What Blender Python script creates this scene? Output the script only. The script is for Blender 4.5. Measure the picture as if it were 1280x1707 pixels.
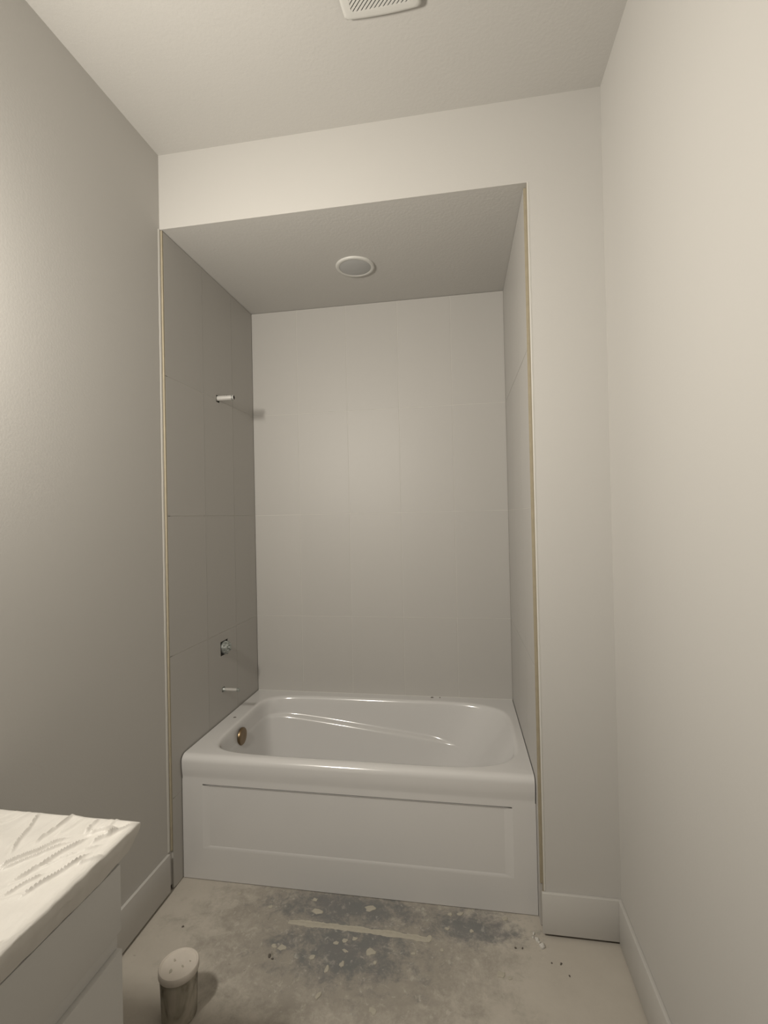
import bpy, bmesh, math, random
from mathutils import Vector, Matrix, noise

S = bpy.context.scene
for o in list(bpy.data.objects):
    bpy.data.objects.remove(o)
COL = S.collection

# ------------------------------------------------------------------ camera
YAW, PITCH, ROLL = -0.1647, 0.0102, -0.0212
fw = Vector((math.sin(YAW)*math.cos(PITCH), math.cos(YAW)*math.cos(PITCH), math.sin(PITCH)))
rt = Vector((math.cos(YAW), -math.sin(YAW), 0))
up = rt.cross(fw)
r2 = rt*math.cos(ROLL) + up*math.sin(ROLL)
u2 = -rt*math.sin(ROLL) + up*math.cos(ROLL)
cam = bpy.data.cameras.new('camera')
cam.sensor_fit = 'HORIZONTAL'
cam.sensor_width = 36.0
cam.lens = 811.82/1280*36.0
cam.clip_start = 0.02
cam_o = bpy.data.objects.new('camera', cam)
COL.objects.link(cam_o)
m = Matrix((r2, u2, -fw)).transposed().to_4x4()
m.translation = Vector((1.2793, -1.915, 1.5816))
cam_o.matrix_world = m
S.camera = cam_o

# ------------------------------------------------------------------ world, exposure
world = bpy.data.worlds.new('world')
S.world = world
world.use_nodes = True
world.node_tree.nodes['Background'].inputs[0].default_value = (0.5, 0.5, 0.5, 1)
world.node_tree.nodes['Background'].inputs[1].default_value = 0.0
S.view_settings.view_transform = 'Standard'
S.view_settings.look = 'None'
S.view_settings.gamma = 1.0
S.view_settings.use_curve_mapping = False
S.view_settings.exposure = 0.0
# the lamp over the vanity, out of the picture beside the left wall
lamp = bpy.data.lights.new('vanity_lamp_offscreen', 'AREA')
lamp.shape = 'RECTANGLE'
lamp.size, lamp.size_y = 0.14, 0.28
lamp.energy = 39.0
lamp.color = (1.0, 0.94, 0.835)
lamp_o = bpy.data.objects.new('vanity_lamp_offscreen', lamp)
COL.objects.link(lamp_o)
lamp_o.location = (0.18, -1.56, 2.22)
lamp_o.rotation_euler = Vector((0.55, 0.83, -0.12)).to_track_quat('-Z', 'Y').to_euler()

# ------------------------------------------------------------------ room sizes
WR = 1.8126      # right wall
HC = 3.171       # ceiling
HA = 2.847       # alcove ceiling
D = 0.90         # alcove back (tile face)
YR = -2.75       # wall behind the camera
WJ = 1.541       # alcove right jamb
ROWS = [0.006, 0.386, 0.996, 1.6055, 2.215, HA-0.002]

# ------------------------------------------------------------------ materials
def new_mat(name):
    mt = bpy.data.materials.new(name)
    mt.use_nodes = True
    nt = mt.node_tree
    return mt, nt, nt.nodes['Principled BSDF']

def mat(name, col, rough=0.6, var=0.0, vscale=3.0, bump=0.0, bscale=80.0, metal=0.0, coat=0.0,
        rnd=0.0, spec=0.5, subs=None):
    mt, nt, b = new_mat(name)
    N, L = nt.nodes, nt.links
    b.inputs['Roughness'].default_value = rough
    b.inputs['Metallic'].default_value = metal
    b.inputs['Coat Weight'].default_value = coat
    b.inputs['Coat Roughness'].default_value = 0.08
    b.inputs['Specular IOR Level'].default_value = spec
    tc = N.new('ShaderNodeTexCoord')
    nz = N.new('ShaderNodeTexNoise')
    nz.inputs['Scale'].default_value = vscale
    nz.inputs['Detail'].default_value = 5
    L.new(tc.outputs['Object'], nz.inputs['Vector'])
    mx = N.new('ShaderNodeMix'); mx.data_type = 'RGBA'
    mx.inputs['A'].default_value = tuple(c*(1-var) for c in col)+(1,)
    mx.inputs['B'].default_value = tuple(min(1, c*(1+var)) for c in col)+(1,)
    L.new(nz.outputs['Fac'], mx.inputs['Factor'])
    out = mx.outputs['Result']
    if rnd:
        oi = N.new('ShaderNodeObjectInfo')
        mr = N.new('ShaderNodeMapRange')
        mr.inputs['To Min'].default_value = 1-rnd
        mr.inputs['To Max'].default_value = 1+rnd
        L.new(oi.outputs['Random'], mr.inputs['Value'])
        vm = N.new('ShaderNodeVectorMath'); vm.operation = 'SCALE'
        L.new(out, vm.inputs[0]); L.new(mr.outputs['Result'], vm.inputs['Scale'])
        out = vm.outputs['Vector']
    L.new(out, b.inputs['Base Color'])
    if bump:
        n2 = N.new('ShaderNodeTexNoise')
        n2.inputs['Scale'].default_value = bscale
        n2.inputs['Detail'].default_value = 3
        L.new(tc.outputs['Object'], n2.inputs['Vector'])
        bp = N.new('ShaderNodeBump')
        bp.inputs['Strength'].default_value = bump
        bp.inputs['Distance'].default_value = 0.002
        L.new(n2.outputs['Fac'], bp.inputs['Height'])
        L.new(bp.outputs['Normal'], b.inputs['Normal'])
    return mt

M = {}
M['paint'] = mat('wall_paint', (0.52, 0.505, 0.48), 0.75, 0.015, 2.0, 0.12, 130)
M['ceil'] = mat('ceiling_paint', (0.52, 0.505, 0.48), 0.85, 0.02, 3.0, 0.35, 90)
M['trim'] = mat('trim_paint', (0.53, 0.515, 0.49), 0.45, 0.01, 5.0)
M['bead'] = mat('corner_bead_white', (0.60, 0.585, 0.55), 0.6, 0.03, 20)
M['tan'] = mat('raw_edge_tan', (0.36, 0.315, 0.23), 0.8, 0.15, 30, 0.3, 200)
M['tile'] = mat('pale_grey_tile', (0.46, 0.445, 0.422), 0.50, 0.012, 2.5, 0.05, 40, rnd=0.012)
M['grout'] = mat('white_grout', (0.60, 0.585, 0.55), 0.8, 0.08, 30)
M['tub'] = mat('white_acrylic', (0.62, 0.61, 0.60), 0.16, 0.006, 2.0, coat=0.4)
M['bronze'] = mat('brushed_bronze', (0.24, 0.175, 0.105), 0.36, 0.1, 40, metal=1.0)
M['pvc'] = mat('white_pipe', (0.50, 0.485, 0.46), 0.4, 0.03, 30)
M['dark'] = mat('painted_interior_dark', (0.05, 0.045, 0.04), 0.8, 0.1, 10)  # near-black paints in the dark inside the pipe end and fan housing
M['steel'] = mat('galvanised_steel', (0.42, 0.44, 0.42), 0.42, 0.25, 120, 0.5, 300, metal=0.8)
M['plastic'] = mat('white_plastic', (0.60, 0.59, 0.56), 0.4, 0.01, 8)
M['lens'] = mat('frosted_lens', (0.40, 0.40, 0.395), 0.35, 0.02, 8)
M['cab'] = mat('white_cabinet_paint', (0.60, 0.59, 0.57), 0.5, 0.012, 6)
M['counter'] = mat('pale_counter', (0.7, 0.69, 0.66), 0.35, 0.05, 20)
M['plaster'] = mat('dry_plaster', (0.43, 0.40, 0.335), 0.9, 0.12, 60, 0.5, 250)
M['crumb'] = mat('dark_grit', (0.12, 0.105, 0.09), 0.9, 0.3, 200)
M['lid'] = mat('dusty_lid', (0.60, 0.55, 0.49), 0.6, 0.08, 40, 0.2, 120)

def mat_sheet():
    mt, nt, b = new_mat('thin_protective_film')
    N, L = nt.nodes, nt.links
    b.inputs['Base Color'].default_value = (0.68, 0.655, 0.615, 1)
    b.inputs['Roughness'].default_value = 0.42
    tc = N.new('ShaderNodeTexCoord')
    mp = N.new('ShaderNodeMapping')
    mp.inputs['Rotation'].default_value = (0, 0, 0.35)
    mp.inputs['Scale'].default_value = (60, 14, 14)
    L.new(tc.outputs['Object'], mp.inputs['Vector'])
    n2 = N.new('ShaderNodeTexNoise'); n2.inputs['Scale'].default_value = 1.0
    n2.inputs['Detail'].default_value = 6; n2.inputs['Distortion'].default_value = 0.6
    L.new(mp.outputs['Vector'], n2.inputs['Vector'])
    bp = N.new('ShaderNodeBump'); bp.inputs['Strength'].default_value = 0.6
    bp.inputs['Distance'].default_value = 0.004
    L.new(n2.outputs['Fac'], bp.inputs['Height']); L.new(bp.outputs['Normal'], b.inputs['Normal'])
    return mt
M['film'] = mat_sheet()

def mat_floor():
    mt, nt, b = new_mat('dusty_concrete')
    N, L = nt.nodes, nt.links
    b.inputs['Roughness'].default_value = 0.85
    tc = N.new('ShaderNodeTexCoord')
    def nz(scale, detail=6, rough=0.6, dist=0.0, off=0):
        mp = N.new('ShaderNodeMapping'); mp.inputs['Location'].default_value = (off, off*1.7, 0)
        L.new(tc.outputs['Object'], mp.inputs['Vector'])
        n = N.new('ShaderNodeTexNoise'); n.inputs['Scale'].default_value = scale
        n.inputs['Detail'].default_value = detail; n.inputs['Roughness'].default_value = rough
        n.inputs['Distortion'].default_value = dist
        L.new(mp.outputs['Vector'], n.inputs['Vector'])
        return n.outputs['Fac']
    def math_(op, a, c=None, clamp=False):
        n = N.new('ShaderNodeMath'); n.operation = op; n.use_clamp = clamp
        for i, v in enumerate((a, c)):
            if v is None: continue
            if isinstance(v, (int, float)): n.inputs[i].default_value = v
            else: L.new(v, n.inputs[i])
        return n.outputs[0]
    def ramp(v, lo, hi):
        n = N.new('ShaderNodeMapRange'); n.interpolation_type = 'SMOOTHSTEP'
        n.inputs['From Min'].default_value = lo; n.inputs['From Max'].default_value = hi
        L.new(v, n.inputs['Value']); return n.outputs['Result']
    def blob(cx, cy, rx, ry):
        mp = N.new('ShaderNodeVectorMath'); mp.operation = 'SUBTRACT'
        L.new(tc.outputs['Object'], mp.inputs[0]); mp.inputs[1].default_value = (cx, cy, 0)
        sc = N.new('ShaderNodeVectorMath'); sc.operation = 'MULTIPLY'
        L.new(mp.outputs[0], sc.inputs[0]); sc.inputs[1].default_value = (1/rx, 1/ry, 0)
        ln = N.new('ShaderNodeVectorMath'); ln.operation = 'LENGTH'
        L.new(sc.outputs[0], ln.inputs[0])
        return math_('SUBTRACT', 1.0, ln.outputs['Value'])
    def mixc(f, a, c):
        n = N.new('ShaderNodeMix'); n.data_type = 'RGBA'
        L.new(f, n.inputs['Factor'])
        for k, v in (('A', a), ('B', c)):
            if isinstance(v, tuple): n.inputs[k].default_value = v+(1,)
            else: L.new(v, n.inputs[k])
        return n.outputs['Result']
    dust = mixc(nz(6, 8, .65), (0.42, 0.385, 0.335), (0.54, 0.50, 0.44))
    # scuffed bare concrete in front of the tub
    f1 = math_('ADD', blob(0.80, -0.12, 0.75, 0.52), math_('MULTIPLY', math_('SUBTRACT', nz(11, 10, .75, .2, 3), 0.5), 1.7))
    bare = mixc(nz(30, 10, .75, 0, 5), (0.19, 0.172, 0.15), (0.38, 0.35, 0.30))
    c = mixc(math_('MULTIPLY', ramp(f1, 0.0, 0.6), 0.80), dust, bare)
    # blue grey stains
    bl = math_('MAXIMUM', math_('MAXIMUM', blob(0.80, -0.16, 0.42, 0.22), blob(0.78, 0.02, 0.52, 0.14)), blob(1.26, 0.0, 0.30, 0.13))
    f2 = math_('ADD', bl, math_('MULTIPLY', math_('SUBTRACT', nz(15, 10, .78, .3, 8), 0.5), 2.8))
    c = mixc(math_('MULTIPLY', ramp(f2, 0.12, 0.85), 0.80), c, mixc(nz(9, 4, .5, 0, 11), (0.115, 0.135, 0.14), (0.175, 0.165, 0.17)))
    # smeared pale plaster
    f3 = math_('MULTIPLY', ramp(nz(20, 10, .72, .5, 14), 0.55, 0.68), ramp(f1, -0.2, 0.2))
    c = mixc(math_('MULTIPLY', f3, 0.40), c, (0.56, 0.52, 0.45))
    f4 = ramp(nz(34, 6, .65, .4, 21), 0.58, 0.70)
    c = mixc(math_('MULTIPLY', math_('MULTIPLY', f4, ramp(f1, -0.1, 0.4)), 0.42), c, (0.60, 0.57, 0.51))
    f5 = ramp(nz(28, 3, .5, 0, 31), 0.72, 0.77)
    c = mixc(math_('MULTIPLY', f5, 0.5), c, (0.17, 0.15, 0.125))
    L.new(c, b.inputs['Base Color'])
    bp = N.new('ShaderNodeBump'); bp.inputs['Strength'].default_value = 0.25; bp.inputs['Distance'].default_value = 0.003
    L.new(nz(40, 6), bp.inputs['Height']); L.new(bp.outputs['Normal'], b.inputs['Normal'])
    return mt
M['floor'] = mat_floor()

def mat_jar():
    mt, nt, b = new_mat('smeared_tub_wall')
    N, L = nt.nodes, nt.links
    b.inputs['Roughness'].default_value = 0.5
    tc = N.new('ShaderNodeTexCoord')
    mp = N.new('ShaderNodeMapping'); mp.inputs['Scale'].default_value = (18, 18, 9)
    L.new(tc.outputs['Object'], mp.inputs['Vector'])
    n = N.new('ShaderNodeTexNoise'); n.inputs['Scale'].default_value = 1.0; n.inputs['Detail'].default_value = 7
    n.inputs['Distortion'].default_value = 0.8
    L.new(mp.outputs['Vector'], n.inputs['Vector'])
    r = N.new('ShaderNodeValToRGB')
    e = r.color_ramp.elements
    e[0].position = 0.34; e[0].color = (0.10, 0.088, 0.065, 1)
    e[1].position = 0.47; e[1].color = (0.32, 0.295, 0.24, 1)
    k = e.new(0.62); k.color = (0.46, 0.42, 0.36, 1)
    L.new(n.outputs['Fac'], r.inputs['Fac']); L.new(r.outputs['Color'], b.inputs['Base Color'])
    return mt
M['jar'] = mat_jar()

# ------------------------------------------------------------------ helpers
class MB:
    def __init__(s): s.v, s.f = [], []
    def add(s, vs, fs):
        o = len(s.v); s.v += [tuple(p) for p in vs]; s.f += [tuple(i+o for i in f) for f in fs]; return s
    def box(s, x0, x1, y0, y1, z0, z1):
        return s.add([(x0,y0,z0),(x1,y0,z0),(x1,y1,z0),(x0,y1,z0),(x0,y0,z1),(x1,y0,z1),(x1,y1,z1),(x0,y1,z1)],
                     [(0,3,2,1),(4,5,6,7),(0,1,5,4),(1,2,6,5),(2,3,7,6),(3,0,4,7)])
    def prism(s, poly, z0, z1):
        n = len(poly)
        return s.add([(x,y,z0) for x,y in poly]+[(x,y,z1) for x,y in poly],
                     [tuple(reversed(range(n))), tuple(range(n,2*n))]+[(i,(i+1)%n,n+(i+1)%n,n+i) for i in range(n)])
    def rings(s, rs, cap0=False, cap1=False):
        n = len(rs[0]); vs = [p for r in rs for p in r]; fs = []
        for k in range(len(rs)-1):
            for i in range(n):
                j = (i+1) % n
                fs.append((k*n+i, k*n+j, (k+1)*n+j, (k+1)*n+i))
        if cap0: fs.append(tuple(reversed(range(n))))
        if cap1: fs.append(tuple(range((len(rs)-1)*n, len(rs)*n)))
        return s.add(vs, fs)
    def lathe(s, prof, o=(0,0,0), axis='z', n=40, cap0=True, cap1=True):
        """prof: (radius, along) pairs about an axis through o"""
        rs = []
        for r, a in prof:
            ring = []
            for i in range(n):
                t = 2*math.pi*i/n; c, q = r*math.cos(t), r*math.sin(t)
                d = {'z': (c, q, a), 'x': (a, c, q), 'y': (q, a, c)}[axis]
                ring.append((o[0]+d[0], o[1]+d[1], o[2]+d[2]))
            rs.append(ring)
        return s.rings(rs, cap0, cap1)
    def plate(s, u0, u1, v0, v1, d0, d1, holes=(), to=lambda u, v, d: (u, v, d)):
        """slab u x v between depths d0 and d1 with rectangular holes"""
        us = sorted({u0, u1} | {min(max(h[k], u0), u1) for h in holes for k in (0, 1)})
        vs = sorted({v0, v1} | {min(max(h[k], v0), v1) for h in holes for k in (2, 3)})
        us = [a for i, a in enumerate(us) if i == 0 or a-us[i-1] > 1e-6]
        vs = [a for i, a in enumerate(vs) if i == 0 or a-vs[i-1] > 1e-6]
        nu, nv = len(us), len(vs)
        idx = lambda i, j, k: (k*nv+j)*nu+i
        pts = [to(u, v, d) for d in (d0, d1) for v in vs for u in us]
        def solid(i, j):
            if not (0 <= i < nu-1 and 0 <= j < nv-1): return False
            uc, vc = (us[i]+us[i+1])/2, (vs[j]+vs[j+1])/2
            return not any(h[0] < uc < h[1] and h[2] < vc < h[3] for h in holes)
        fs = []
        for i in range(nu-1):
            for j in range(nv-1):
                if not solid(i, j): continue
                fs.append((idx(i,j,1), idx(i+1,j,1), idx(i+1,j+1,1), idx(i,j+1,1)))
                fs.append((idx(i,j,0), idx(i,j+1,0), idx(i+1,j+1,0), idx(i+1,j,0)))
                if not solid(i-1, j): fs.append((idx(i,j,0), idx(i,j,1), idx(i,j+1,1), idx(i,j+1,0)))
                if not solid(i+1, j): fs.append((idx(i+1,j,0), idx(i+1,j+1,0), idx(i+1,j+1,1), idx(i+1,j,1)))
                if not solid(i, j-1): fs.append((idx(i,j,0), idx(i+1,j,0), idx(i+1,j,1), idx(i,j,1)))
                if not solid(i, j+1): fs.append((idx(i,j+1,0), idx(i,j+1,1), idx(i+1,j+1,1), idx(i+1,j+1,0)))
        return s.add(pts, fs)
    def build(s, name, material, parent=None, smooth=False, bevel=0.0, origin=None, kind=None, segs=2, angle=40):
        me = bpy.data.meshes.new(name)
        vs = s.v
        if origin: vs = [(a-origin[0], b-origin[1], c-origin[2]) for a, b, c in vs]
        me.from_pydata(vs, [], s.f); me.validate()
        bm = bmesh.new(); bm.from_mesh(me)
        bmesh.ops.recalc_face_normals(bm, faces=bm.faces)
        if bevel:
            ed = [e for e in bm.edges if len(e.link_faces) == 2 and e.calc_face_angle(0) > 0.6]
            bmesh.ops.bevel(bm, geom=ed, offset=bevel, segments=segs, affect='EDGES', profile=0.5)
        bm.to_mesh(me); bm.free()
        if smooth or bevel:
            me.shade_smooth()
            me.set_sharp_from_angle(angle=math.radians(angle))
        me.materials.append(M[material])
        o = bpy.data.objects.new(name, me); COL.objects.link(o)
        if origin: o.location = origin
        if parent:
            o.parent = parent
            o.matrix_parent_inverse = Matrix.Translation(-parent.location)
        if kind: o['kind'] = kind
        return o

def tag(o, label, cat, group=None):
    o['label'] = label; o['category'] = cat
    if group: o['group'] = group
    return o
def empty(name, loc, label, cat, group=None):
    o = bpy.data.objects.new(name, None); COL.objects.link(o); o.location = loc
    o.empty_display_size = 0.05
    return tag(o, label, cat, group)
def struct(o, label, cat):
    o['kind'] = 'structure'; o['label'] = label; o['category'] = cat
    return o

LEFT = lambda u, v, d: (d, u, v)          # u=y, v=z, depth=x
BACK = lambda u, v, d: (u, d, v)          # u=x, v=z, depth=y

# ------------------------------------------------------------------ room shell
PIPE = (0.468, 2.224); VALVE = (0.488, 0.912); SPOUT = (0.472, 0.696)
HOLES = [(0.449, 0.484, 2.203, 2.239), (0.449, 0.527, 0.874, 0.948), (0.459, 0.485, 0.684, 0.708)]

struct(MB().box(-0.1, WR+0.1, YR-0.1, 1.05, -0.08, 0.0).build('floor', 'floor'),
       'bare concrete floor covered in dust, stains and plaster smears', 'floor')
struct(MB().box(-0.1, WR+0.1, YR-0.1, 0.0, HC, HC+0.1).build('ceiling', 'ceil'),
       'flat white painted ceiling of the room with the vent grille', 'ceiling')
struct(MB().box(0.0, WJ+0.001, 0.0125, D+0.1, HA, HA+0.1).build('ceiling_alcove', 'ceil'),
       'lower painted ceiling over the bathtub alcove', 'ceiling')
wl = struct(MB().plate(YR, D+0.1, 0.022, HC, -0.1, 0.0, HOLES, LEFT).build('wall_left', 'paint'),
            'long plain painted wall running from the vanity into the tiled alcove', 'wall')
struct(MB().box(WR, WR+0.1, YR, 0.12, 0, HC).build('wall_right', 'paint'),
       'plain white painted wall opposite the vanity', 'wall')
struct(MB().plate(-0.1, WR+0.1, 0, HC, YR-0.1, YR, [(0.85, 1.66, 0, 2.05)], BACK).build('wall_rear', 'paint'),  # unseen doorway opening, added to let bounce light out of the room
       'painted wall with an added open doorway opposite the bathtub', 'wall')
fac = MB().box(0, WJ, 0, 0.0125, HA, HC).box(WJ, WR, 0, D+0.1, 0.022, HC)
struct(fac.build('wall_facing', 'paint'), 'white header and pier framing the bathtub alcove', 'wall')
wb = struct(MB().box(0.0, WJ, D+0.0105, D+0.1, 0, HA).build('wall_back', 'paint'),
            'tiled wall along the long side of the bathtub', 'wall')
wj = struct(MB().box(WJ-0.001, WJ-0.0002, 0.004, D+0.009, 0, HA-0.001).build('wall_jamb', 'tan'),
            'narrow tiled return wall at the foot of the bathtub', 'wall')

# grout beds (slightly lower than the tile faces)
MB().plate(0.030, D, 0.003, HA-0.002, 0.0004, 0.0088, HOLES, LEFT).build('grout', 'grout', wl)
MB().box(0.0105, 1.5195, D+0.0013, D+0.010, 0.02, HA-0.002).build('grout', 'grout', wb)

# left tiles
g = 0.0012
ycols = [0.012, 0.325, 0.63, D-0.001]
for ci in range(3):
    for ri in range(5):
        z0, z1 = ROWS[ri], ROWS[ri+1]
        if ci > 0 and ri == 0: continue
        MB().plate(ycols[ci]+(g if ci else 0), ycols[ci+1]-g, z0+g, z1-g, 0.0006, 0.010, HOLES, LEFT).build('tile', 'tile', wl)
# back tiles
xcols = [0.0102, 0.298, 0.604, 0.913, 1.222, 1.519]
for ci in range(5):
    for ri in range(1, 5):
        MB().box(xcols[ci]+g, xcols[ci+1]-g, D, D+0.0100, ROWS[ri]+g, ROWS[ri+1]-g).build('tile', 'tile', wb)
# jamb tiles: face leans from x=1.5195 at the back to 1.530 at the front
YJ0 = 0.034
def fx(y): return 1.5302 - (y-YJ0)/(D-YJ0)*0.0105
def jamb(u0, u1, v0, v1, off, back, name, mt):
    b = MB()
    P = [(fx(u0)+off, u0), (fx(u1)+off, u1), (WJ-back, u1), (WJ-back, u0)]
    b.prism(P, v0, v1)
    return b.build(name, mt, wj)
jamb(YJ0+0.006, D-0.001, 0.003, HA-0.002, 0.0012, 0.0012, 'grout', 'grout')
ycr = [YJ0, 0.29, 0.595, D-0.001]
for ci in range(3):
    for ri in range(5):
        if ci > 0 and ri == 0: continue
        jamb(ycr[ci]+(g if ci else 0), ycr[ci+1]-g, ROWS[ri]+g, ROWS[ri+1]-g, 0.0, 0.0014, 'tile', 'tile')
MB().prism([(fx(YJ0)+0.0004, YJ0-0.0045), (WJ-0.0013, YJ0-0.0045), (WJ-0.0013, YJ0-0.0002), (fx(YJ0)+0.0004, YJ0-0.0002)], 0.17, HA-0.002).build('raw_edge', 'tan', wj)
# raw tan edges of the tiled areas and white corner beads
MB().box(0.0002, 0.0097, 0.0035, 0.0112, 0.17, HA-0.002).build('raw_edge', 'tan', wl)
def wavy_strip(z0, z1, f, n, name, mt, lab):
    rs = []
    rnd = random.Random(7)
    for i in range(n+1):
        z = z0+(z1-z0)*i/n
        rs.append([(x, y, z) for x, y in f(rnd.uniform(-1, 1))])
    return struct(MB().rings(rs, True, True).build(name, mt), lab, 'trim')
wavy_strip(0.172, HA-0.001, lambda j: [(0.0001, -0.012+j*0.0012), (0.0016, -0.010+j*0.0012), (0.0026, -0.004), (0.0026, 0.0005), (0.0001, 0.0005)], 60,
           'trim_1', 'bead', 'thin white corner bead beside the tile edge of the vanity wall')
wavy_strip(0.165, HA+0.001, lambda j: [(WJ-0.0012, 0.002), (WJ-0.0012, -0.0016), (WJ+0.002, -0.0024), (WJ+0.008+j*0.0012, -0.0001), (WJ+0.006, 0.0)][::-1], 60,
           'trim_2', 'bead', 'thin white corner bead on the pier edge of the alcove')

# baseboards
HB = 0.165
struct(MB().box(0.0002, 0.0125, -0.872, -0.0145, 0.011, HB+0.004).build('baseboard_left', 'trim', bevel=0.0012),
       'painted flat baseboard between the vanity and the tile edge', 'baseboard')
struct(MB().box(1.5315, WR-0.0002, -0.013, -0.0002, 0.013, HB-0.003).build('baseboard_facing', 'trim', bevel=0.0012),
       'short painted baseboard across the foot of the pier', 'baseboard')
struct(MB().box(WR-0.013, WR-0.0002, YR+0.002, -0.0135, 0.006, HB-0.003).build('baseboard_right', 'trim', bevel=0.0012),
       'long painted baseboard along the wall opposite the vanity', 'baseboard')

# ------------------------------------------------------------------ bathtub
TX0, TX1, TY0, TY1, TZ = 0.0125, 1.5180, 0.076, 0.8985, 0.544
tub = empty('bathtub', (0.765, 0.48, 0), 'white glossy acrylic bathtub with a recessed panel apron', 'bathtub')
K = 40
sq = []
for i in range(K): sq.append((1, -1+2*i/K))
for i in range(K): sq.append((1-2*i/K, 1))
for i in range(K): sq.append((-1, 1-2*i/K))
for i in range(K): sq.append((-1+2*i/K, -1))
def zl(x):
    t = min(max((x-0.14)/1.11, -0.05), 1.12)
    return 0.462 + t*(0.335-0.462)
def sring(x0, x1, y0, y1, nl, nr, z):
    cx, cy, a, b = (x0+x1)/2, (y0+y1)/2, (x1-x0)/2, (y1-y0)/2
    out = []
    for u, v in sq:
        w = (u+1)/2; n = nl*(1-w)+nr*w
        r = (abs(u)**n+abs(v)**n)**(-1/n)
        x, y = cx+a*u*r, cy+b*v*r
        out.append((x, y, z(x) if callable(z) else z))
    return out
OX0, OX1, OY0, OY1 = 0.107, 1.474, 0.126, 0.826
def ins(l, r, f, bk, nl, nr, z): return sring(OX0+l, OX1-r, OY0+f, OY1-bk, nl, nr, z)
RY = 0.030      # front roll radius
outer = []
for u, v in sq:
    outer.append((TX0+0.002 if u < -0.999 else TX1-0.002 if u > 0.999 else (TX0+TX1)/2+(TX1-TX0-0.004)/2*u,
                  (TY0+RY+TY1)/2+(TY1-TY0-RY)/2*v, TZ))
rs = [outer,
      ins(-0.020, -0.020, -0.0135, -0.020, 7, 4.6, TZ),
      ins(-0.012, -0.012, -0.010, -0.012, 7, 4.6, TZ),
      ins(-0.005, -0.005, -0.004, -0.005, 7, 4.6, TZ-0.0015),
      ins(0.000, 0.000, 0.000, 0.000, 7, 4.6, TZ-0.006),
      ins(0.004, 0.006, 0.004, 0.004, 7, 4.6, TZ-0.015),
      ins(0.007, 0.014, 0.008, 0.008, 7, 4.5, TZ-0.035),
      ins(0.014, 0.085, 0.018, 0.018, 7, 4.2, lambda x: zl(x)+0.012),
      ins(0.016, 0.095, 0.021, 0.021, 7.5, 4.2, lambda x: zl(x)+0.003),
      ins(0.018, 0.100, 0.026, 0.026, 8, 4.2, lambda x: zl(x)),
      ins(0.028, 0.108, 0.044, 0.044, 9, 4.2, lambda x: zl(x)-0.004),
      ins(0.032, 0.112, 0.049, 0.049, 9, 4.2, lambda x: zl(x)-0.009),
      ins(0.034, 0.118, 0.052, 0.052, 9, 4.2, lambda x: zl(x)-0.020),
      ins(0.060, 0.250, 0.085, 0.085, 7, 4.0, 0.165),
      ins(0.075, 0.285, 0.105, 0.105, 6, 4.0, 0.130),
      ins(0.110, 0.330, 0.145, 0.145, 5, 4.0, 0.112),
      ins(0.300, 0.550, 0.250, 0.250, 4, 4.0, 0.108)]
def ss(a, b_, x):
    t_ = min(1, max(0, (x-a)/(b_-a))); return t_*t_*(3-2*t_)
for k in range(7, 13):
    for i in range(len(sq)):
        p, q, r_ = rs[6][i], rs[13][i], rs[k][i]
        w = max(ss(1.02, 1.26, r_[0]), 1-ss(0.130, 0.185, r_[0]))
        if w <= 0: continue
        f_ = (p[2]-r_[2])/(p[2]-q[2])
        rs[k][i] = tuple(r_[c]*(1-w)+(p[c]+(q[c]-p[c])*f_)*w for c in range(3))
b = MB().rings(rs, False, True)
# side skirts of the deck against the walls and the rolled front edge
prof = [(TY0+RY, TZ)]
for i in range(1, 9):
    t = math.pi/2*i/8
    prof.append((TY0+RY-RY*math.sin(t), TZ-RY+RY*math.cos(t)))
prof += [(TY0+0.0005, TZ-0.055), (TY0+0.003, TZ-0.078), (TY0+0.0060, TZ-0.092), (TY0+0.0065, TZ-0.098), (TY0+0.0065, TZ-0.105)]
nx = 40
xs = [TX0+0.002+(TX1-TX0-0.004)*i/nx for i in range(nx+1)]
vs, fs = [], []
for (y, z) in prof:
    for x in xs: vs.append((x, y, z))
for k in range(len(prof)-1):
    for i in range(nx):
        fs.append((k*(nx+1)+i, k*(nx+1)+i+1, (k+1)*(nx+1)+i+1, (k+1)*(nx+1)+i))
b.add(vs, fs)
for x in (TX0+0.0014, TX1-0.0014):
    pts = [(x, y, z) for y, z in prof]+[(x, TY1, TZ-0.105), (x, TY1, TZ)]
    b.add(pts, [tuple(range(len(pts)))])
sh = b.build('tub_shell', 'tub', tub, smooth=True, angle=50)
bm = bmesh.new(); bm.from_mesh(sh.data)
bmesh.ops.remove_doubles(bm, verts=bm.verts, dist=0.0004)
bmesh.ops.recalc_face_normals(bm, faces=bm.faces)
bm.to_mesh(sh.data); bm.free()
sh.data.shade_smooth(); sh.data.set_sharp_from_angle(angle=math.radians(50))

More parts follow.
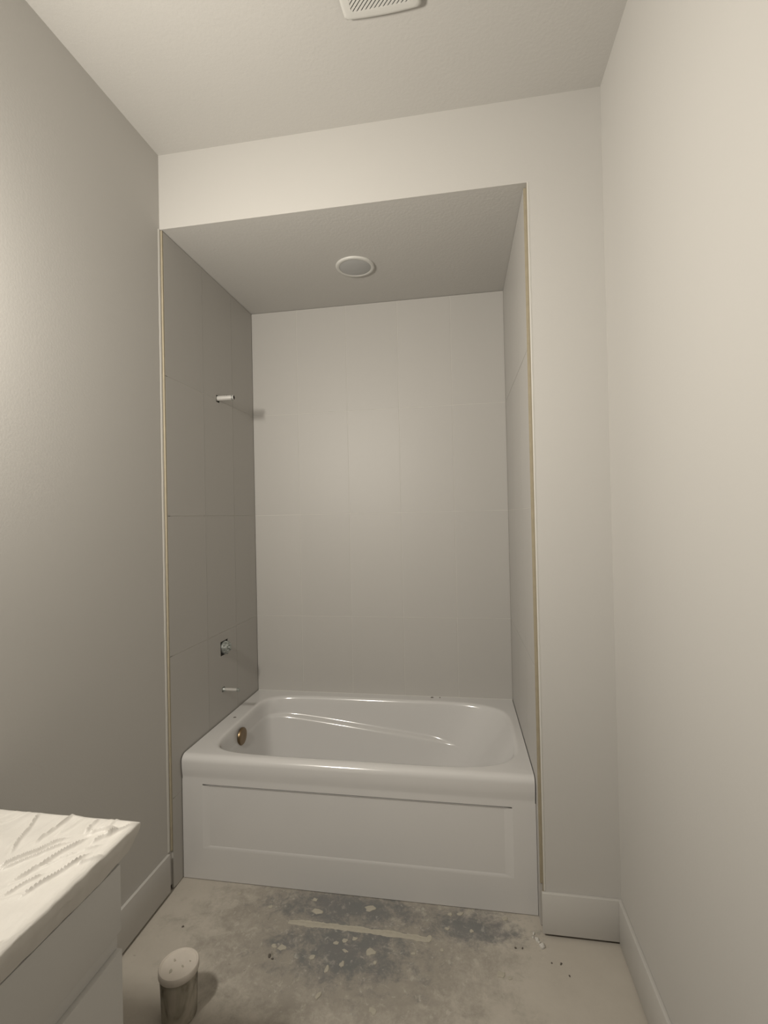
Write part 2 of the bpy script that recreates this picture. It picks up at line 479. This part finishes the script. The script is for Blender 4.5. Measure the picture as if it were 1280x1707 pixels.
# apron with a recessed panel
YA, YP = TY0+0.0065, TY0+0.0112
PX0, PX1, PZ0, PZ1 = 0.106, 1.430, 0.138, 0.419
ZA0, ZA1 = 0.003, TZ-0.105
b = MB()
for (x0, x1, z0, z1) in ((TX0, PX0, ZA0, ZA1), (PX1, TX1, ZA0, ZA1), (PX0, PX1, ZA0, PZ0), (PX0, PX1, PZ1, ZA1), (PX0, PX0+0.003, PZ1-0.0045, PZ1), (PX1-0.003, PX1, PZ1-0.0045, PZ1)):
    b.add([(x0, YA, z0), (x1, YA, z0), (x1, YA, z1), (x0, YA, z1)], [(0, 1, 2, 3)])
i0 = [(PX0, YA, PZ0), (PX1, YA, PZ0), (PX1, YA, PZ1-0.0045), (PX0, YA, PZ1-0.0045)]
rd = [(PX0+0.003, YA+0.0005, PZ0+0.003), (PX1-0.003, YA+0.0005, PZ0+0.003), (PX1-0.003, YA+0.0005, PZ1-0.0045), (PX0+0.003, YA+0.0005, PZ1-0.0045)]
i1 = [(PX0+0.034, YP, PZ0+0.012), (PX1-0.034, YP, PZ0+0.012), (PX1-0.034, YP, PZ1-0.0045), (PX0+0.034, YP, PZ1-0.0045)]
b.rings([i0, rd, i1], False, False)
b.add([(PX0+0.003, YA+0.0005, PZ1-0.0045), (PX1-0.003, YA+0.0005, PZ1-0.0045), (PX1-0.003, YA+0.0115, PZ1-0.0045), (PX0+0.003, YA+0.0115, PZ1-0.0045), (PX0+0.003, YA+0.0115, PZ1), (PX1-0.003, YA+0.0115, PZ1), (PX1-0.003, YA, PZ1), (PX0+0.003, YA, PZ1)], [(3, 2, 5, 4), (4, 5, 6, 7)])
b.box(TX0, TX1, YA+0.0125, YA+0.016, ZA0, ZA1)
b.add([(TX0, YA, ZA0), (TX0, YA+0.016, ZA0), (TX0, YA+0.016, ZA1), (TX0, YA, ZA1)], [(0, 1, 2, 3)])
b.add([(TX1, YA, ZA0), (TX1, YA+0.016, ZA0), (TX1, YA+0.016, ZA1), (TX1, YA, ZA1)], [(0, 1, 2, 3)])
b.add([(TX0, YA, ZA0), (TX1, YA, ZA0), (TX1, YA+0.016, ZA0), (TX0, YA+0.016, ZA0)], [(0, 1, 2, 3)])
ap = b.build('apron', 'tub', tub, smooth=True, angle=25)
MB().box(PX0+0.034, PX1-0.034, YP, YP+0.004, PZ0+0.012, PZ1-0.0045).build('panel', 'tub', ap)
ov = MB().lathe([(0.0, 0.0), (0.043, 0.0), (0.043, 0.008), (0.040, 0.012), (0.030, 0.0135), (0.012, 0.0125), (0.0, 0.0125)],
           (0.1215, 0.437, 0.473), 'x', 40, False, False).build('overflow_plate', 'bronze', tub, smooth=True)
ov['label'] = 'round bronze overflow plate'
dr = MB().lathe([(0.0, 0.0), (0.036, 0.0), (0.036, 0.004), (0.030, 0.006), (0.0, 0.006)], (0.42, 0.47, 0.1135), 'z', 32, False, False).build('drain', 'bronze', tub, smooth=True)
# grout strip closing the deck against the tiles
MB().box(0.0125, 1.5180, TY1+0.0001, D-0.0002, TZ-0.003, TZ+0.002).build('caulk_line', 'bead', tub)

for o in list(tub.children)+list(ap.children):
    if o.name.startswith(('overflow', 'drain')): continue
    for v in o.data.vertices:      # the foot end follows the slightly flared return wall
        v.co.x += (v.co.x-TX0)/(TX1-TX0)*(fx(max(v.co.y, YJ0))-0.0015-TX1)
# ------------------------------------------------------------------ rough plumbing on the left alcove wall
t = empty('shower_stub_pipe', (0.01, PIPE[0], PIPE[1]), 'white capped shower stub pipe poking from the tile high above the tub', 'pipe')
MB().lathe([(0.0105, -0.07), (0.0130, -0.07), (0.0130, 0.098), (0.0122, 0.100), (0.0105, 0.100)], (0, PIPE[0], PIPE[1]), 'x', 28, False, False).build('pipe', 'pvc', t, smooth=True)
MB().lathe([(0.0, 0.090), (0.0105, 0.090), (0.0105, 0.0895), (0.0, 0.0895)], (0, PIPE[0], PIPE[1]), 'x', 24, False, False).build('bore_shade', 'dark', t)  # near-black disc painting the shade inside the pipe end
MB().lathe([(0.01305, 0.089), (0.0136, 0.0895), (0.0136, 0.0955), (0.01305, 0.096)], (0, PIPE[0], PIPE[1]), 'x', 28, False, False).build('end_ring', 'steel', t, smooth=True)
for a, xx in ((1.9, 0.052), (1.6, 0.064)):
    MB().lathe([(0.0, 0.0), (0.003, 0.0), (0.002, 0.0012), (0.0, 0.0012)],
               (xx, PIPE[0]+0.0126*math.cos(a+math.pi*0.5), PIPE[1]+0.0126*math.sin(a-0.7)), 'z', 8, False, False).build('print_spot', 'crumb', t)

t = empty('shower_valve', (0.01, VALVE[0], VALVE[1]), 'bare metal shower valve body in a square tile cutout', 'valve')
vb = MB().lathe([(0.033, -0.07), (0.033, 0.016), (0.030, 0.020), (0.030, 0.032), (0.026, 0.037), (0.0, 0.037)], (0, VALVE[0], VALVE[1]), 'x', 24, True, False)
vb.build('valve_body', 'steel', t, smooth=True, angle=30)
rib = MB()
for i in range(12):
    a = 2*math.pi*i/12
    y, z = VALVE[0]+0.0305*math.cos(a), VALVE[1]+0.0305*math.sin(a)
    rib.box(0.018, 0.031, y-0.003, y+0.003, z-0.003, z+0.003)
rib.build('collar', 'steel', t)
MB().lathe([(0.010, 0.0365), (0.010, 0.044), (0.007, 0.046), (0.0, 0.046)], (0, VALVE[0]+0.002, VALVE[1]), 'x', 14, False, False).build('stem', 'steel', t, smooth=True)
for sy, sz in ((0.013, 0.013), (-0.013, 0.014), (0.013, -0.014), (-0.014, -0.012)):
    MB().lathe([(0.004, 0.0365), (0.004, 0.0405), (0.0, 0.0415)], (0, VALVE[0]+sy, VALVE[1]+sz), 'x', 8, False, False).build('screw', 'steel', t)

t = empty('spout_stub_pipe', (0.01, SPOUT[0], SPOUT[1]), 'thin stub pipe for the tub spout just above the rim', 'pipe')
MB().lathe([(0.0078, -0.06), (0.0078, 0.083), (0.0088, 0.085), (0.0088, 0.098), (0.0070, 0.100), (0.0, 0.100)], (0, SPOUT[0], SPOUT[1]), 'x', 24, True, False).build('pipe', 'pvc', t, smooth=True)
MB().lathe([(0.0089, 0.086), (0.0094, 0.087), (0.0094, 0.0985), (0.006, 0.1012), (0.0, 0.1012)], (0, SPOUT[0], SPOUT[1]), 'x', 24, False, False).build('end_cap', 'steel', t, smooth=True)
MB().lathe([(0.0082, 0.0), (0.0105, 0.0), (0.0105, 0.018), (0.0082, 0.022)], (0, SPOUT[0], SPOUT[1]), 'x', 24, False, False).build('collar', 'steel', t, smooth=True)

# ------------------------------------------------------------------ recessed light in the alcove ceiling
LX, LY = 0.762, 0.473
t = empty('recessed_light', (LX, LY, HA), 'round unlit recessed light in the alcove ceiling', 'light')
MB().lathe([(0.098, -0.0002), (0.098, -0.004), (0.095, -0.008), (0.088, -0.0095), (0.080, -0.008), (0.079, -0.0002)], (LX, LY, HA), 'z', 56, False, False).build('trim_ring', 'plastic', t, smooth=True, angle=60)
MB().lathe([(0.0795, -0.0003), (0.0795, -0.0065), (0.066, -0.010), (0.034, -0.013), (0.0, -0.014)], (LX, LY, HA), 'z', 48, False, False).build('lens', 'lens', t, smooth=True, angle=60)

# ------------------------------------------------------------------ exhaust fan grille on the room ceiling
FX0, FX1, FY0, FY1 = 0.940, 1.182, -0.672, -0.424
FZ = HC-0.022
t = empty('exhaust_fan', ((FX0+FX1)/2, (FY0+FY1)/2, HC), 'white square ceiling exhaust fan with diagonal slots', 'fan')
def rrect(x0, x1, y0, y1, r, bulge=0.0, n=7, m_=10):
    out = []
    cs = [(x1-r, y0+r, -90), (x1-r, y1-r, 0), (x0+r, y1-r, 90), (x0+r, y0+r, 180)]
    cx, cy = (x0+x1)/2, (y0+y1)/2
    for k, (a, c_, s0) in enumerate(cs):
        for i in range(n+1):
            th = math.radians(s0+90*i/n); out.append((a+r*math.cos(th), c_+r*math.sin(th)))
        p0 = out[-1]; a2, c2, s2 = cs[(k+1) % 4]
        th = math.radians(s2); p1 = (a2+r*math.cos(th), c2+r*math.sin(th))
        for i in range(1, m_):
            out.append((p0[0]+(p1[0]-p0[0])*i/m_, p0[1]+(p1[1]-p0[1])*i/m_))
    res = []
    for x, y in out:
        u, v = (x-cx)/((x1-x0)/2), (y-cy)/((y1-y0)/2)
        k = bulge*(1-min(u*u, v*v))
        if abs(u) > abs(v): x += math.copysign(bulge*(1-v*v), u)
        else: y += math.copysign(bulge*(1-u*u), v)
        res.append((x, y))
    return res
def at(poly, z): return [(x, y, z) for x, y in poly]
I = 0.026
hole = (FX0+I, FX1-I, FY0+I, FY1-I)
rs = [at(rrect(FX0+0.004, FX1-0.004, FY0+0.004, FY1-0.004, 0.014, 0.004), HC-0.006),
      at(rrect(FX0, FX1, FY0, FY1, 0.010, 0.005), FZ+0.010),
      at(rrect(FX0+0.001, FX1-0.001, FY0+0.001, FY1-0.001, 0.010, 0.005), FZ+0.006),
      at(rrect(FX0+0.006, FX1-0.006, FY0+0.006, FY1-0.006, 0.015, 0.005), FZ+0.0012),
      at(rrect(FX0+0.012, FX1-0.012, FY0+0.012, FY1-0.012, 0.014, 0.004), FZ),
      at(rrect(*hole, 0.012, 0.0), FZ),
      at(rrect(*hole, 0.012, 0.0), FZ+0.0148)]
MB().rings(rs, False, False).build('cover_frame', 'plastic', t, smooth=True, angle=50)
MB().box(FX0+0.02, FX1-0.02, FY0+0.02, FY1-0.02, FZ+0.0150, HC-0.0002).build('housing_shade', 'dark', t)
def clip(poly, a, b_, c_):
    out = []
    for i in range(len(poly)):
        p, q = poly[i], poly[(i+1) % len(poly)]
        dp, dq = a*p[0]+b_*p[1]-c_, a*q[0]+b_*q[1]-c_
        if dp <= 0: out.append(p)
        if (dp < 0 < dq) or (dq < 0 < dp):
            s_ = dp/(dp-dq); out.append((p[0]+(q[0]-p[0])*s_, p[1]+(q[1]-p[1])*s_))
    return out
hcx, hcy = (FX0+FX1)/2, (FY0+FY1)/2
base = rrect(*hole, 0.012, 0.0, 5, 2)
PITCHS, SLAT = 0.0098, 0.0060
dd = math.sqrt(0.5)
for k in range(-14, 15):
    c0 = k*PITCHS + dd*(hcx+hcy)
    poly = clip(clip(base, dd, dd, c0+SLAT/2), -dd, -dd, -(c0-SLAT/2))
    if len(poly) >= 3:
        MB().prism(poly, FZ+0.0003, FZ+0.0032).build('slat', 'plastic', t)

# ------------------------------------------------------------------ vanity
VY1, VY0, VX = -0.904, -2.10, 0.480
van = empty('vanity_cabinet', (VX/2, (VY0+VY1)/2, 0), 'white bathroom vanity cabinet under a protective film', 'cabinet')
MB().box(0.014, VX-0.020, VY0+0.001, VY1-0.001, 0.0, 0.800).build('carcass', 'cab', van, bevel=0.001)
ym = (VY0+VY1)/2
for y0, y1 in ((VY0, ym-0.0015), (ym+0.0015, VY1)):
    MB().box(VX-0.0195, VX, y0, y1, 0.646, 0.797).build('drawer_front', 'cab', van, bevel=0.0015)
    MB().box(VX-0.0195, VX+0.001, y0, y1, 0.095, 0.604).build('door', 'cab', van, bevel=0.0015)
MB().box(VX-0.0195, VX-0.012, VY0, VY1, 0.6045, 0.6455).build('finger_rail', 'cab', van)
MB().box(0.0135, 0.468, VY0-0.02, -0.896, 0.801, 0.866).build('countertop', 'counter', van, bevel=0.004)

# wrinkled protective film over the counter
SX, SY = 0.506, -0.868
rnd = random.Random(11)
folds = []
def fold(px, py, qx, qy, h, w, k=0.95): folds.append((px, py, qx, qy, h*k, w*0.55 if k < 1 else w))
fold(.320, -1.052, .385, -.960, .0075, .0055)
fold(.331, -1.060, .400, -.970, .0055, .0045)
fold(.300, -1.010, .245, -.885, .0060, .0070)
fold(.330, -.975, .335, -.860, .0065, .0060)
fold(.385, -1.085, .430, -.955, .0070, .0060)
fold(.436, -1.112, .472, -1.000, .0065, .0050)
fold(.400, -1.12, .424, -1.06, .0050, .0045)
fold(.425, -.935, .465, -.905, .0070, .0080)
fold(.455, -.960, .485, -.900, .0060, .0070)
fold(.410, -.930, .405, -.885, .0050, .0080)
fold(.470, -.935, .500, -.880, .0060, .0060)
for i in range(70):
    x, y = rnd.uniform(.03, .5), rnd.uniform(VY0, -.88)
    if -1.12 < y < -.86 and .2 < x < .5 and rnd.random() < .35: continue
    a = rnd.gauss(1.15, .45); l = rnd.uniform(.04, .16)
    fold(x, y, x+l*math.cos(a), y+l*math.sin(a), rnd.uniform(.0012, .0055), rnd.uniform(.003, .009), 1.0)
def wr(x, y):
    h = 0.0
    for px, py, qx, qy, hh, w in folds:
        dx, dy = qx-px, qy-py; L2 = dx*dx+dy*dy
        s_ = ((x-px)*dx+(y-py)*dy)/L2
        if s_ < -.15 or s_ > 1.15: continue
        d = ((x-px)*dy-(y-py)*dx)/math.sqrt(L2)
        if abs(d) > 5*w: continue
        d += 0.25*w*math.sin(s_*9+px*40)
        taper = max(0.0, min(1, (s_+.15)/.3, (1.15-s_)/.3))
        taper = taper*taper*(3-2*taper)
        ww = w if d > 0 else w*0.32
        h += hh*taper*math.exp(-(d/ww)**2) - 0.25*hh*taper*math.exp(-((d+1.4*w)/(0.8*w))**2)
    h += 0.0014*noise.noise((x*14, y*9, 3.1)) + 0.0016*noise.noise((x*38, y*20, 7.7))
    return 1.5*h
du = [0.006+i*(SX-0.006)/230 for i in range(231)]
over = [0.004, 0.008, 0.013, 0.019, 0.026, 0.034, 0.042, 0.050, 0.058, 0.066, 0.074, 0.082]
us = [(x, 0.0) for x in du]+[(SX, o_) for o_ in over]
dv = [VY0-0.03+i*(-1.30-VY0+0.03)/110 for i in range(110)]+[-1.30+i*(SY+1.30)/230 for i in range(231)]
vs_ = [(y, 0.0) for y in dv]+[(SY, o_) for o_ in over]
pts = []
for y, oy in vs_:
    for x, ox in us:
        o_ = max(ox, oy)
        e = min(SX-x if ox == 0 else 0, SY-y if oy == 0 else 0)   # distance to the edge
        z = 0.8785
        soft = min(1, e/0.03)
        h = wr(x, y)
        if o_ == 0:
            z += h*(0.25+0.75*soft) - 0.007*max(0, 1-e/0.014)**2
            X, Y = x, y
        else:
            tt = o_/0.082
            z -= 0.007+o_*0.855
            cr = 0.0035*noise.noise((y*16+x*9, o_*10, 1.3))+0.0025*noise.noise((y*45+x*30, o_*25, 5.3))
            # the film rolls over the edge and tucks back under the slab
            tuck = 0.024*tt**1.4 - 0.002*math.sin(min(1, tt*2)*math.pi)
            near = max(0.0, 1-(SY-y)/0.10) if oy == 0 else 1.0
            Xf = SX-tuck-0.008*near*tt
            Yf = SY-tuck*0.8
            if ox > 0 and oy == 0: X, Y = Xf+cr*0.7*(1-near), y
            elif ox == 0: X, Y = x-(SX-Xf)*(x/SX)**5, Yf
            else: X, Y = Xf, Yf
        pts.append((X, Y, z))
W_ = len(us)
fs = [(j*W_+i, j*W_+i+1, (j+1)*W_+i+1, (j+1)*W_+i) for j in range(len(vs_)-1) for i in range(W_-1)]
sheet = MB().add(pts, fs).build('protective_film', 'film', None, smooth=True, angle=75)
tag(sheet, 'wrinkled white protective film draped over the vanity counter', 'sheet')

# ------------------------------------------------------------------ plaster tub on the floor
JX, JY = 0.340, -0.470
t = empty('plaster_jar', (JX, JY, 0), 'small round plastic tub smeared with plaster standing on the floor', 'container')
MB().lathe([(0.0, 0.0006), (0.049, 0.0006), (0.053, 0.004), (0.0575, 0.138), (0.0575, 0.142), (0.0, 0.142)], (JX, JY, 0), 'z', 48, False, False).build('body', 'jar', t, smooth=True, origin=(JX, JY, 0))
lid = MB().lathe([(0.0585, 0.1405), (0.0612, 0.1410), (0.0618, 0.1435), (0.0612, 0.158), (0.0590, 0.1615), (0.0560, 0.1615), (0.0535, 0.1585), (0.03, 0.158), (0.0, 0.1582)], (JX, JY, 0), 'z', 48, False, False).build('lid', 'lid', t, smooth=True, origin=(JX, JY, 0))
def flake_poly(cx, cy, rx, ry, rot, rnd, n=9):
    out = []
    for i in range(n):
        a = 2*math.pi*i/n; r = rnd.uniform(0.65, 1.15)
        x, y = rx*r*math.cos(a), ry*r*math.sin(a)
        out.append((cx+x*math.cos(rot)-y*math.sin(rot), cy+x*math.sin(rot)+y*math.cos(rot)))
    return out
rnd = random.Random(5)
for dx, dy, r in ((-.012, -.026, .008), (.016, -.004, .006), (-.022, .012, .007), (.030, .016, .004)):
    MB().prism(flake_poly(JX+dx, JY+dy, r, r*.5, rnd.uniform(0, 3), rnd), 0.1579, 0.1596).build('plaster_dab', 'plaster', lid)

# ------------------------------------------------------------------ plaster smear and flakes on the floor
rs = []
rnd = random.Random(3)
n = 60
for i in range(n+1):
    s_ = i/n; x = 0.560+s_*(1.112-0.560)
    y = -0.080+0.006*math.sin(s_*2.6)-0.008*s_*s_+0.0035*noise.noise((s_*14, 2.2, 0))
    w = 0.0135*(0.95+0.3*noise.noise((s_*9, 0, 4)))*min(1, 0.55+s_*8, 0.7+(1-s_)*10)
    h = 0.0035*(0.6+0.6*abs(noise.noise((s_*22, 5, 1))))
    j = rnd.uniform(-.0018, .0018)
    rs.append([(x, y-w+j, 0.0004), (x, y-w*0.8+j, h*0.7), (x, y-w*.2, h), (x, y+w*.5, h*0.55), (x, y+w*0.85-j, h*0.8), (x, y+w-j, 0.0004)])
sm = MB().rings(rs, True, True).build('plaster_smear', 'plaster')
tag(sm, 'long pale ridge of dried plaster smeared across the floor before the tub', 'plaster')

big = [((.630, .041), .012, .010), ((.662, -.016), .028, .014), ((.868, .030), .026, .017), ((.770, -.146), .011, .010),
       ((.811, -.173), .014, .006), ((.814, -.228), .010, .013), ((.905, -.165), .020, .016), ((.928, -.204), .008, .008),
       ((.577, -.193), .017, .013), ((.543, -.190), .012, .008), ((.765, -.251), .008, .017), ((.763, -.348), .008, .018),
       ((.952, -.371), .014, .012), ((1.365, -.187), .016, .014), ((1.398, .052), .013, .010), ((1.268, -.024), .010, .009),
       ((1.176, -.028), .011, .006), ((.800, -.132), .012, .010), ((.835, -.118), .012, .009), ((1.111, -.082), .010, .018),
       ((.700, -.215), .012, .012), ((1.160, -.120), .008, .007), ((1.395, -.196), .008, .008), ((1.185, .045), .012, .008),
       ((1.225, .052), .018, .008), ((.30, .030), .010, .008), ((.46, -.02), .010, .010), ((1.060, -.150), .010, .006)]
labs = {0: None}
rnd = random.Random(9)
for i, ((x, y), rx, ry) in enumerate(big):
    rot = rnd.uniform(-.4, .4)
    if y+max(rx, ry)*1.15 > TY0+0.004: y = TY0+0.002-max(rx, ry)*1.15
    h = rnd.uniform(.0015, .0035)
    P = flake_poly(0, 0, rx, ry, rot, rnd, 11)
    b = MB()
    b.rings([at(P, 0.0003), at([(a*.97, c*.97) for a, c in P], h*.6), at([(a*.8, c*.8) for a, c in P], h)], True, True)
    o = b.build('plaster_flake', 'plaster'); o.location = (x, y, 0)
    if i == 1: tag(o, 'oblong pale plaster flake between the tub and the dried ridge', 'plaster flake')
    elif i == 2: tag(o, 'largest oval plaster flake lying close to the tub apron', 'plaster flake')
    elif i == 19: tag(o, 'plaster lump at the pier end of the long dried ridge', 'plaster flake')
    elif i == 13: tag(o, 'lone round plaster flake on the dusty floor towards the pier', 'plaster flake')
    else: tag(o, 'small irregular plaster flake lying on the stained concrete floor', 'plaster flake', 'plaster flakes on the floor')
# crumbs by the pier corner
for i, (x, y, r) in enumerate(((1.499, -.004, .006), (1.507, -.030, .009), (1.513, -.040, .006), (1.522, -.058, .013), (1.494, -.020, .004))):
    b = MB(); P = flake_poly(0, 0, r, r*.8, rnd.uniform(0, 3), rnd, 8)
    b.rings([at(P, 0.0003), at([(a*1.02, c*1.02) for a, c in P], r*.5), at([(a*.55, c*.55) for a, c in P], r*.95)], True, True)
    o = b.build('plaster_crumb', 'bead'); o.location = (x, y, 0)
    tag(o, 'chunky plaster crumb heaped beside the corner of the pier baseboard', 'plaster crumb', 'plaster crumbs by the pier')
# dark grit
for i, (x, y, r) in enumerate(((1.576, -.117, .006), (1.545, -.118, .0045), (1.596, -.160, .005), (.158, -.159, .006), (1.425, -.075, .006), (1.45, -.072, .005), (.545, -.232, .009), (.56, -.242, .006))):
    b = MB(); P = flake_poly(0, 0, r, r*.7, rnd.uniform(0, 3), rnd, 7)
    b.rings([at(P, 0.0003), at([(a*.9, c*.9) for a, c in P], r*.35), at([(a*.5, c*.5) for a, c in P], r*.55)], True, True)
    o = b.build('grit', 'crumb'); o.location = (x, y, 0)
    tag(o, 'dark speck of grit lying on the dusty floor', 'grit', 'dark grit on the floor')
for (x, y, r, l) in ((1.070, .882, .009, 'dark crumb on the back rim of the bathtub, the larger of two'), (1.115, .884, .005, 'tiny dark crumb on the back rim beside a larger one'), (.062, .490, .008, 'dark sliver on the bathtub rim below the spout stub')):
    b = MB(); P = flake_poly(0, 0, r, r*.45, 0.4, rnd, 8)
    b.rings([at(P, TZ+0.0002), at([(a*.9, c*.9) for a, c in P], TZ+0.002), at([(a*.5, c*.5) for a, c in P], TZ+0.0035)], True, True)
    o = b.build('grout_crumb', 'crumb'); o.location = (x, y, 0)
    tag(o, l, 'crumb')
